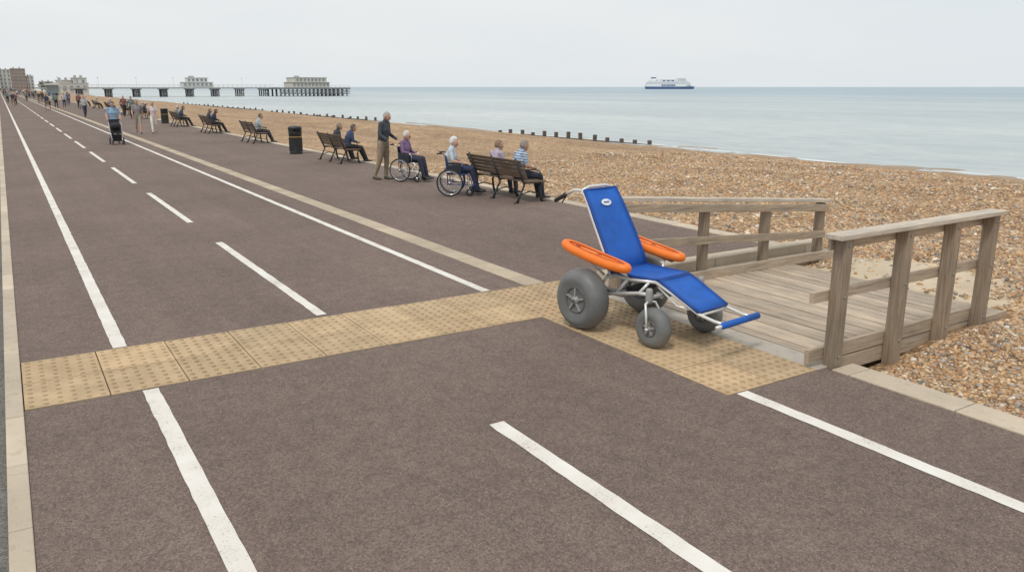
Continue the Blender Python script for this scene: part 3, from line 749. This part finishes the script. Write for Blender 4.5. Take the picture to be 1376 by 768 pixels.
def wchair(x,y,dx,dy,blue):
    E=empty('wheelchair',place(x,y,0,dx,dy)); fr=M_bfr if blue else M_chrome
    def b_(m,n,mats): o=m.build(n,mats); o.parent=E
    for i,s in enumerate((1,-1)):
        m=MB(); c=(.30*s,0,.305)
        m.torus(c,(1,0,0),.288,.016,36,8,0); m.torus(c,(1,0,0),.268,.008,36,6,1); m.torus((.335*s,0,.305),(1,0,0),.25,.007,36,6,1)
        m.lathe(c,(1,0,0),[(.03,-.03),(.03,.03)],12,1)
        for k in range(18):
            a=2*math.pi*k/18; m.tube([(.30*s+.012*(-1)**k,.02*math.cos(a),.305+.02*math.sin(a)),(.30*s,.268*math.cos(a+.12),.305+.268*math.sin(a+.12))],.0022,4,1)
        b_(m,'drive_wheel_%d'%(i+1),[M_blk,M_chrome])
        m=MB(); c=(.23*s,.44,.085); m.torus(c,(1,0,0),.068,.017,22,8,0); m.lathe(c,(1,0,0),[(.045,-.012),(.045,.012)],14,1)
        m.tube([(.23*s+.03,.44,.085),(.23*s+.03,.42,.19),(.23*s,.41,.22)],.009,6,1); m.tube([(.23*s-.03,.44,.085),(.23*s-.03,.42,.19),(.23*s,.41,.22)],.009,6,1)
        b_(m,'caster_%d'%(i+1),[M_blk,M_chrome])
    m=MB()
    for s in(1,-1):
        m.tube([(.24*s,-.05,.25),(.24*s,-.06,.55),(.24*s,-.10,.90),(.24*s,-.14,.95),(.24*s,-.20,.955)],.012,8,0); m.tube([(.24*s,-.17,.955),(.24*s,-.29,.95)],.017,8,1)
        m.tube([(.24*s,-.05,.49),(.24*s,.40,.49),(.24*s,.44,.45),(.22*s,.52,.22),(.20*s,.56,.14)],.012,8,0)
        m.tube([(.24*s,-.05,.27),(.24*s,.40,.26),(.24*s,.41,.49)],.012,8,0)
        m.tube([(.24*s,-.07,.72),(.24*s,.28,.72),(.24*s,.31,.68),(.24*s,.31,.49)],.011,8,0); m.box((.24*s,.10,.735),(.05,.30,.028),1)
        m.box((.262*s,.10,.60),(.006,.32,.2),2)
        m.box((.11*s,.60,.125),(.15,.13,.014),1,Matrix.Rotation(.15,3,'X'))
    m.tube([(-.3,0,.305),(.3,0,.305)],.01,6,0); m.tube([(-.24,.3,.26),(.24,.3,.48)],.01,6,0); m.tube([(.24,.3,.26),(-.24,.3,.48)],.01,6,0)
    m.box((0,.19,.505),(.45,.44,.03),2); m.box((0,-.085,.72),(.46,.02,.36),2,Matrix.Rotation(.08,3,'X'))
    b_(m,'frame_and_seat',[fr,M_blk,M_navy])
d1=Vector((.62,-.78)).normalized(); c1=(8.80,19.30)
wchair(c1[0],c1[1],d1.x,d1.y,False)
person('elderly_woman_in_wheelchair',place(c1[0]+d1.x*.02,c1[1]+d1.y*.02,0,d1.x,d1.y),Jsit(.50,.06,.58,0,True,.46),(.20,.13,.24),(.03,.035,.06),hair=(.62,.60,.56),curly=True,fem=True,fat=1.08,glasses=True,scale=.98,pitch=-.1,skin=(.55,.33,.24))
person('elderly_man_standing',place(c1[0]-d1.x*.62,c1[1]-d1.y*.62,0,d1.x,d1.y),Jstand(True),(.055,.065,.075),(.30,.24,.17),hair=(.40,.38,.36),thin=True,pitch=-.25,scale=1.05,fat=1.12,shoes=(.08,.07,.06))
d2=Vector((.83,-.56)).normalized(); c2=(8.50,16.15)
wchair(c2[0],c2[1],d2.x,d2.y,True)
person('elderly_woman_in_wheelchair',place(c2[0]+d2.x*.02,c2[1]+d2.y*.02,0,d2.x,d2.y),Jsit(.50,.06,.58,0,True,.46),(.52,.58,.64),(.03,.04,.085),hair=(.70,.69,.67),curly=True,fem=True,fat=1.12,scale=1.0,sleeve='short',pitch=-.08,yaw=-.35,skin=(.56,.34,.25))
def sitter(name,x,y,**k):
    J=Jsit(.46,0,k.pop('ay',.60),k.pop('lean',.02),True,.47,.50)
    return person(name,place(x,y,0,1,k.pop('dy',0)),J,**k)
sitter('woman_sitting',BX+.10,15.55,top=(.42,.36,.44),bottom=(.04,.045,.07),hair=(.25,.17,.11),hairlen='mid',fem=True,fat=1.1,dy=.12,scale=.98,ay=.52,yaw=-.3)
sitter('man_sitting',BX+.10,14.62,top=(.10,.19,.34),stripe=(.50,.55,.60),bottom=(.02,.025,.045),hair=(.28,.25,.22),sleeve='short',fat=1.15,scale=1.02,dy=-.1,lean=.06,pitch=-.15,ay=.54)
sitter('man_sitting',BX+.10,26.0,top=(.035,.04,.05),bottom=(.03,.03,.035),hair=(.25,.2,.16),lean=.08,vox=.018,scale=.97)
sitter('man_sitting',BX+.12,25.0,top=(.04,.06,.12),bottom=(.03,.03,.035),hair=(.12,.09,.07),lean=.14,vox=.018,ay=.66,scale=.97,pitch=-.3)
sitter('man_sitting',BX+.2,36.2,top=(.36,.40,.42),bottom=(.05,.055,.07),hair=(.15,.11,.08),lean=.10,vox=.022,ay=.66)
sitter('man_sitting',BX+.2,45.0,top=(.03,.035,.06),bottom=(.03,.03,.04),hair=(.12,.09,.07),lean=.12,vox=.025,ay=.68)
sitter('woman_sitting',BX+.2,46.0,top=(.05,.06,.10),bottom=(.04,.04,.05),hair=(.2,.15,.1),lean=.05,vox=.025,hairlen='mid')
sitter('man_sitting',BX+.1,53.6,top=(.05,.07,.10),bottom=(.03,.03,.04),hair=(.12,.09,.07),lean=.12,vox=.025,ay=.68)
sitter('man_sitting',BX+.1,54.7,top=(.22,.24,.26),bottom=(.03,.03,.04),hair=(.5,.48,.45),lean=.02,vox=.025)
person('man_walking',place(4.10,39.3,0,-.05,-1),Jstand(True),(.27,.38,.52),(.05,.055,.075),hair=(.10,.08,.06),sleeve='short',fat=1.15,vox=.022,scale=1.06,pitch=-.2)
person('man_walking',place(6.02,46.6,0,-.1,-1),Jwalk(1),(.25,.22,.23),(.33,.29,.23),hair=(.22,.17,.12),sleeve='short',legs='shorts',vox=.022,scale=1.03)
person('woman_walking',place(6.72,46.2,0,-.1,-1),Jwalk(-1),(.62,.50,.50),(.66,.62,.57),hair=(.35,.25,.16),sleeve='short',fem=True,hairlen='mid',vox=.022,scale=.97)
def pushchair(x,y,dx,dy):
    m=MB()
    for s in(1,-1):
        m.torus((.27*s,-.22,.14),(1,0,0),.115,.025,22,8,0); m.lathe((.27*s,-.22,.14),(1,0,0),[(.08,-.012),(.08,.012)],14,1)
        m.torus((.20*s,.42,.10),(1,0,0),.08,.022,20,8,0); m.lathe((.2*s,.42,.10),(1,0,0),[(.05,-.012),(.05,.012)],12,1)
        m.tube([(.24*s,-.42,1.02),(.24*s,-.28,.85),(.23*s,.05,.5),(.20*s,.40,.18)],.014,8,1); m.tube([(.26*s,-.22,.14),(.24*s,-.05,.45),(.23*s,.05,.6)],.014,8,1)
    m.tube([(-.24,-.42,1.02),(-.1,-.44,1.03),(.1,-.44,1.03),(.24,-.42,1.02)],.018,8,0)
    m.box((0,.06,.50),(.40,.36,.06),2); m.box((0,-.12,.68),(.40,.05,.36),2,Matrix.Rotation(.25,3,'X')); m.box((0,.34,.30),(.34,.04,.30),2,Matrix.Rotation(-.35,3,'X'))
    m.ell((0,-.06,.78),(.225,.22,.16),2,None,16,10); m.box((0,.02,.24),(.36,.40,.16),2)
    m.build('pushchair',[M_blk,M_chrome,pm('pushchair_fabric',(.02,.02,.024),.8,.2)],matrix=place(x,y,0,dx,dy))
pushchair(4.06,38.45,-.05,-1)
tops=[(.42,.42,.42),(.04,.05,.08),(.22,.10,.09),(.1,.16,.26),(.5,.48,.42),(.06,.06,.06),(.16,.2,.19)]
bots=[(.04,.05,.08),(.25,.2,.15),(.03,.03,.03),(.10,.12,.18)]
base=[]
for i in range(7):
    o=person('person_walking',place(0,-500-i,0,0,1),Jwalk(1 if i%2 else -1) if i!=3 else Jstand(),tops[i],bots[i%4],hair=(.12+.1*(i%3),.1+.08*(i%3),.07+.07*(i%3)),vox=.03,lo=True,sleeve='short' if i%2 else 'long',legs='shorts' if i in(1,4) else 'long')
    base.append(o)
spots=[(5.7,74,-1,0),(4.06,97,1,1),(4.8,136,-1,5),(8.6,74,-1,2),(8.5,68.6,-1,6),(7.6,123,1,3),(4.3,98.5,1,4)]
for i in range(64):
    yy=104+ (i**1.4)*2.2; spots.append((rng.uniform(.9,8.8) if i%3 else rng.uniform(6,9),yy+rng.uniform(-5,5),rng.choice([-1,1]),int(rng.integers(0,7))))
used=set()
for (x,y,d,i) in spots:
    Mx=place(x,y,0,rng.uniform(-.2,.2),d)
    if i not in used: used.add(i); base[i].matrix_world=Mx
    else:
        o=bpy.data.objects.new('person_walking',base[i].data); COL.objects.link(o); o.matrix_world=Mx
o0=sitter('person_sitting',9.34,68.6,top=(.05,.05,.07),bottom=(.03,.03,.04),vox=.03,lo=True,lean=.1)
o1=sitter('person_sitting',9.34,69.5,top=(.3,.3,.3),bottom=(.03,.03,.04),vox=.03,lo=True)
for k,y in enumerate((78.6,79.4,91.5,92.5,104.6,105.4,119.5,120.6)):
    o=bpy.data.objects.new('person_sitting',(o0 if k%2 else o1).data); COL.objects.link(o); o.matrix_world=place(9.34,y,0,1,0)
def bin_(x,y):
    m=MB(); m.lathe((0,0,0),(0,0,1),[(.22,0),(.235,.01),(.235,.06),(.225,.08),(.235,.74),(.245,.76),(.245,.79)],28,0)
    m.lathe((0,0,0),(0,0,1),[(.238,.60),(.2385,.625)],28,1)
    m.lathe((0,0,.79),(0,0,1),[(.20,0),(.20,.12)],28,2)
    for k in range(4):
        a=math.pi/4+k*math.pi/2; m.box((.225*math.cos(a),.225*math.sin(a),.85),(.05,.09,.13),0,Matrix.Rotation(a,3,'Z'))
    m.lathe((0,0,.905),(0,0,1),[(.255,0),(.26,.02),(.25,.06),(.20,.09),(.1,.10),(.01,.102)],28,0)
    for k in range(20):
        a=2*math.pi*k/20; m.tube([(.232*math.cos(a),.232*math.sin(a),.09),(.236*math.cos(a),.236*math.sin(a),.58)],.007,4,0)
    m.build('litter_bin',[pm('bin_black',(.018,.02,.02),.45,.15),pm('bin_gold',(.45,.30,.08),.4,.1),M_blk],matrix=Matrix.Translation((x,y,0))@Matrix.Scale(1.0,4))
bin_(9.07,29.5); bin_(9.3,59)
# ------------------------------------------------------------------ pier
PE=empty('pleasure_pier',Matrix.Identity(4))
M_pw=pm('pier_white',(.62,.62,.60),.7,.08,.5); M_pd=pm('pier_iron',(.17,.18,.185),.7,.2,.5); M_glass=pm('window_glass',(.20,.23,.25),.2,.2,.2); M_pdk=pm('pier_deck',(.40,.40,.39),.8,.1,.5); M_rf=pm('roof_grey',(.45,.45,.44),.7,.1)  # pier colours lightened: aerial haze is painted into them
m=MB(); yp=368
slab(m,12,106,yp-4,yp+4,1.7,2.25,1); slab(m,103,136,yp-13,yp+10,1.45,2.1,0)
x=16
while x<104:
    for dy in(-3.2,0,3.2): m.tube([(x,yp+dy,-4),(x,yp+dy,1.9)],.28,6,0); m.tube([(x+1.8,yp+dy,-4),(x+1.8,yp+dy,1.9)],.28,6,0); m.tube([(x+.9,yp+dy,-4),(x+.9,yp+dy,1.9)],.2,6,0)
    m.beam((x,yp-3.2,-1.2),(x+1.8,yp-3.2,1.6),.2,.2,0); m.beam((x+1.8,yp-3.2,-1.2),(x,yp-3.2,1.6),.2,.2,0); m.beam((x+.9,yp-3.4,1.55),(x+.9,yp+3.4,1.55),3.4,.4,0)
    x+=10.4
for x in np.arange(104,136.0,1.9):
    for dy in(-12.5,-6,0,6): m.tube([(x,yp+dy,-4),(x,yp+dy,1.6)],.28,6,0)
    if x<134: m.beam((x,yp-12.6,-1.3),(x+1.9,yp-12.6,1.2),.18,.18,0)
for z in(.9,.2,-.5): m.beam((104,yp-12.7,z),(135.8,yp-12.7,z),.3,.32,0)
m.build('structure',[M_pd,M_pdk],PE)
m=MB()
for (xa,xb,ya,z) in((12,104,yp-4,2.25),(103,136,yp-13,2.1),(12,104,yp+4,2.25)):
    m.beam((xa,ya,z+1.05),(xb,ya,z+1.05),.12,.12,0); m.beam((xa,ya,z+.55),(xb,ya,z+.55),.08,.08,0)
    for x in np.arange(xa,xb,2): m.box((x,ya,z+.52),(.12,.12,1.05),0)
for x in np.arange(20,104,14): m.tube([(x,yp-4,2.2),(x,yp-4,6.0)],.07,5,0); m.ell((x,yp-4,6.1),(.25,.25,.25),0,None,6,4)
m.build('railings',[M_pw],PE)
def pav(x0,x1,y0,y1,z,h,inset=1):
    m=MB(); slab(m,x0,x1,y0,y1,z,z+h*.50,0); slab(m,x0-.3,x1+.3,y0-.3,y1+.3,z+h*.50,z+h*.54,2)
    slab(m,x0+inset,x1-inset,y0+.8,y1-.8,z+h*.54,z+h*.95,0); slab(m,x0+inset-.2,x1-inset+.2,y0+.6,y1-.6,z+h*.95,z+h,2)
    n=int((x1-x0)/1.7)
    for i in range(n):
        xc=x0+(i+.5)*(x1-x0)/n; slab(m,xc-.42,xc+.42,y0-.06,y0+.2,z+h*.14,z+h*.40,1)
        if x0+inset+.5<xc<x1-inset-.5: slab(m,xc-.38,xc+.38,y0+.74,y0+1.0,z+h*.64,z+h*.86,1)
    for i in range(int((y1-y0)/2)): yc=y0+1+i*2; slab(m,x1-.2,x1+.06,yc-.6,yc+.6,z+h*.14,z+h*.40,1)
    m.box((x0+4,(y0+y1)/2,z+h+.35),(2,1.6,.7),2)
    return m
pav(111,128,yp-8,yp+5,2.1,4.5).build('end_pavilion',[pm('pav_cream',(.55,.53,.46),.8,.1,.3),M_glass,M_rf],PE)
pav(66,78,yp-3.4,yp+3.4,2.25,4.0,2).build('middle_pavilion',[M_pw,M_glass,M_rf],PE)
# ------------------------------------------------------------------ ferry
FE=empty('ferry',Matrix.Translation((1053,1129,-1.6))@Matrix.Rotation(math.radians(-30),4,'Z'))
M_fb=pm('ferry_hull_blue',(.09,.15,.30),.4,.05,.1); M_fw=pm('ferry_white',(.80,.81,.82),.5,.04,.1); M_fg=pm('ferry_glass',(.36,.41,.46),.3,.1,.1)
m=MB(); secs=[(-45,6,.92),(-42,7.6,1),(-20,8.5,1),(15,8.5,1),(30,6.5,1),(40,3,1.05),(47,.25,1.12)]
def hull(z0,z1,mat,top=False):
    vs=[];fs=[]
    for (x,hw,k) in secs:
        for (yy,z) in((-hw,z1),(-hw*.9,z0),(hw*.9,z0),(hw,z1)): vs.append((x*(1 if (z==z1 or top) else .965),yy*(1.0),z*(k if z==z1 else 1)))
    for i in range(len(secs)-1):
        for j in range(4): fs.append((i*4+j,i*4+(j+1)%4,(i+1)*4+(j+1)%4,(i+1)*4+j))
    fs.append((0,1,2,3)); fs.append(tuple((len(secs)-1)*4+j for j in(3,2,1,0))); m.add(vs,fs,mat,False)
hull(-1,4.6,0)
slab(m,-44,30,-8.4,8.4,4.7,7.2,1)
for i,(xa,xb,hw) in enumerate(((30,36,5.2),(36,41,3.2))): slab(m,xa,xb,-hw,hw,4.9,7.2,1)
for (x0,x1,hw,z0,z1,wn) in((-43,38,7.6,7.2,9.6,0),(-42,36,8.2,9.6,12.2,1),(-38,33,7.8,12.2,14.8,1),(-24,30,7.2,14.8,17.0,0),(14,28,8.6,17.0,19.4,1)):
    slab(m,x0,x1,-hw,hw,z0,z1,1); slab(m,x0-.6,x1+.6,-hw-.4,hw+.4,z1-.25,z1+.05,1)
    n=int((x1-x0)/3)
    for i in range(n if wn else 0):
        xc=x0+1.5+i*3
        for s in(-1,1): slab(m,xc-.6,xc+.6,s*hw-.05,s*hw+.05,z0+(z1-z0)*.38,z0+(z1-z0)*.64,2)
slab(m,-34,-26,-3,3,14.8,20.5,1); slab(m,-34.3,-25.7,-3.2,3.2,19.2,21.3,3); m.tube([(22,0,19),(22,0,25)],.3,6,1); m.box((22,0,22),(1,5,.4),1); m.tube([(-10,0,17),(-10,0,21)],.2,6,1)
for s in(-1,1):
    x=-16
    for wd in(2.2,2.2,1.2,2.4,2.4,2.2,2.4,2.0): slab(m,x,x+wd,s*8.5-.12,s*8.5+.12,5.3,8.2,0); x+=wd+1.1
    for x in(-12,-4,4): m.ell((x,s*7.9,15.2),(3,1,.9),3,None,10,6)
o=m.build('hull_and_superstructure',[M_fb,M_fw,M_fg,pm('ferry_funnel',(.12,.17,.30),.5,.05,.1)]); o.parent=FE
# ------------------------------------------------------------------ town
def bldg(name,x0,x1,y0,y1,h,rows,wall,roofc,para=True,z=-.3):
    E=empty(name,Matrix.Identity(4)); m=MB(); slab(m,x0,x1,y0,y1,z,h,0)
    slab(m,x0-.3,x1+.3,y0-.3,y1+.3,h,h+.5,1)
    for k in range(2): xx=x0+(k+.5)*(x1-x0)/2.3; slab(m,xx-.6,xx+.6,y0+3,y0+5,h+.5,h+1.7,1)
    for r in range(1,rows): zz=r*h/rows; slab(m,x0-.12,x1+.12,y0-.12,y1+.12,zz-.12,zz+.12,1)
    m.build('walls',[wall,roofc],E)
    m=MB(); n=max(2,int((x1-x0)/2.6)); n2=max(2,int((y1-y0)/2.8))
    for r in range(rows):
        z0=r*h/rows+h/rows*.28; z1=r*h/rows+h/rows*.8
        for i in range(n):
            xc=x0+(i+.5)*(x1-x0)/n; slab(m,xc-.6,xc+.6,y0-.18,y0+.1,z0,z1,0); slab(m,xc-.75,xc+.75,y0-.25,y0,z0-.15,z0,1)
        for i in range(n2):
            yc=y0+(i+.5)*(y1-y0)/n2; slab(m,x1-.1,x1+.18,yc-.6,yc+.6,z0,z1,0)
    m.build('windows',[M_glass,M_pw],E)
W_=pm('render_white',(.62,.61,.57),.8,.08,.2); Br=pm('brick_brown',(.33,.25,.20),.85,.15,.3); Cr=pm('render_cream',(.56,.51,.42),.8,.08,.2); Gy=pm('render_grey',(.42,.42,.41),.8,.08,.2)  # far town tones lightened, distance haze put into the base colour
bldg('seafront_hotel',-18,1.5,880,910,17,5,W_,Gy); bldg('seafront_terrace',2.1,11,884,910,17.5,5,W_,Gy); bldg('brick_apartment_block',11.6,23,882,910,18.5,6,Br,Gy); bldg('seafront_terrace',23.6,29,884,900,12,4,W_,Gy)
bldg('seafront_hotel',-60,-19,700,730,17,5,Cr,Gy); bldg('seafront_house',33,44,870,884,7,2,W_,Gy)
bldg('pier_entrance_pavilion',27,34,500,512,5.6,1,W_,Gy,z=-2.5); bldg('pier_entrance_pavilion',34.5,41,498,512,6.8,2,W_,Gy,z=-2.5); 
bldg('beach_cafe',20,33,395,402,3.6,1,W_,M_rf,z=-1)
m=MB(); slab(m,13,16.5,300,303,-.3,3.0,0); slab(m,12.6,16.9,299.5,303.5,3.0,3.5,1)
for i in range(4): slab(m,13.2+i*.82,13.8+i*.82,299.93,300.1,.9,2.6,2)
m.build('seafront_kiosk',[pm('kiosk_green',(.25,.36,.33),.7,.1),W_,M_glass])
for y in(150,200,260,330,410,500,600):
    m=MB(); m.tube([(0,0,-.3),(0,0,.8),(0,0,5.0)],[.12,.09,.05],8,0); m.tube([(0,0,4.9),(.4,0,5.3),(1.0,0,5.3)],.04,6,0); m.ell((1.1,0,5.25),(.3,.15,.1),0,None,8,5)
    m.build('street_lamp',[M_pd],matrix=Matrix.Translation((-1.0,y,0)))
rr=np.random.default_rng(3)
m=MB()
for i in range(14):
    cx=rr.uniform(28,60); cy=rr.uniform(760,850); ch=rr.uniform(4,6); m.tube([(cx,cy,-1),(cx,cy,ch*.6)],[.3,.15],5,1)
    for k in range(160):
        d=rr.normal(0,1,3); d/=np.linalg.norm(d); q=d*rr.uniform(.5,1)*np.array([2.6,2.6,ch*.35]); c=np.array([cx,cy,ch*.7])+q; a=rr.normal(0,.5,(3,3))
        m.add([tuple(c+a[0]),tuple(c+a[1]),tuple(c+a[2])],[(0,1,2)],0,False)
m.build('distant_trees',[pm('foliage',(.09,.115,.075),.8,.3,.5),M_dark])
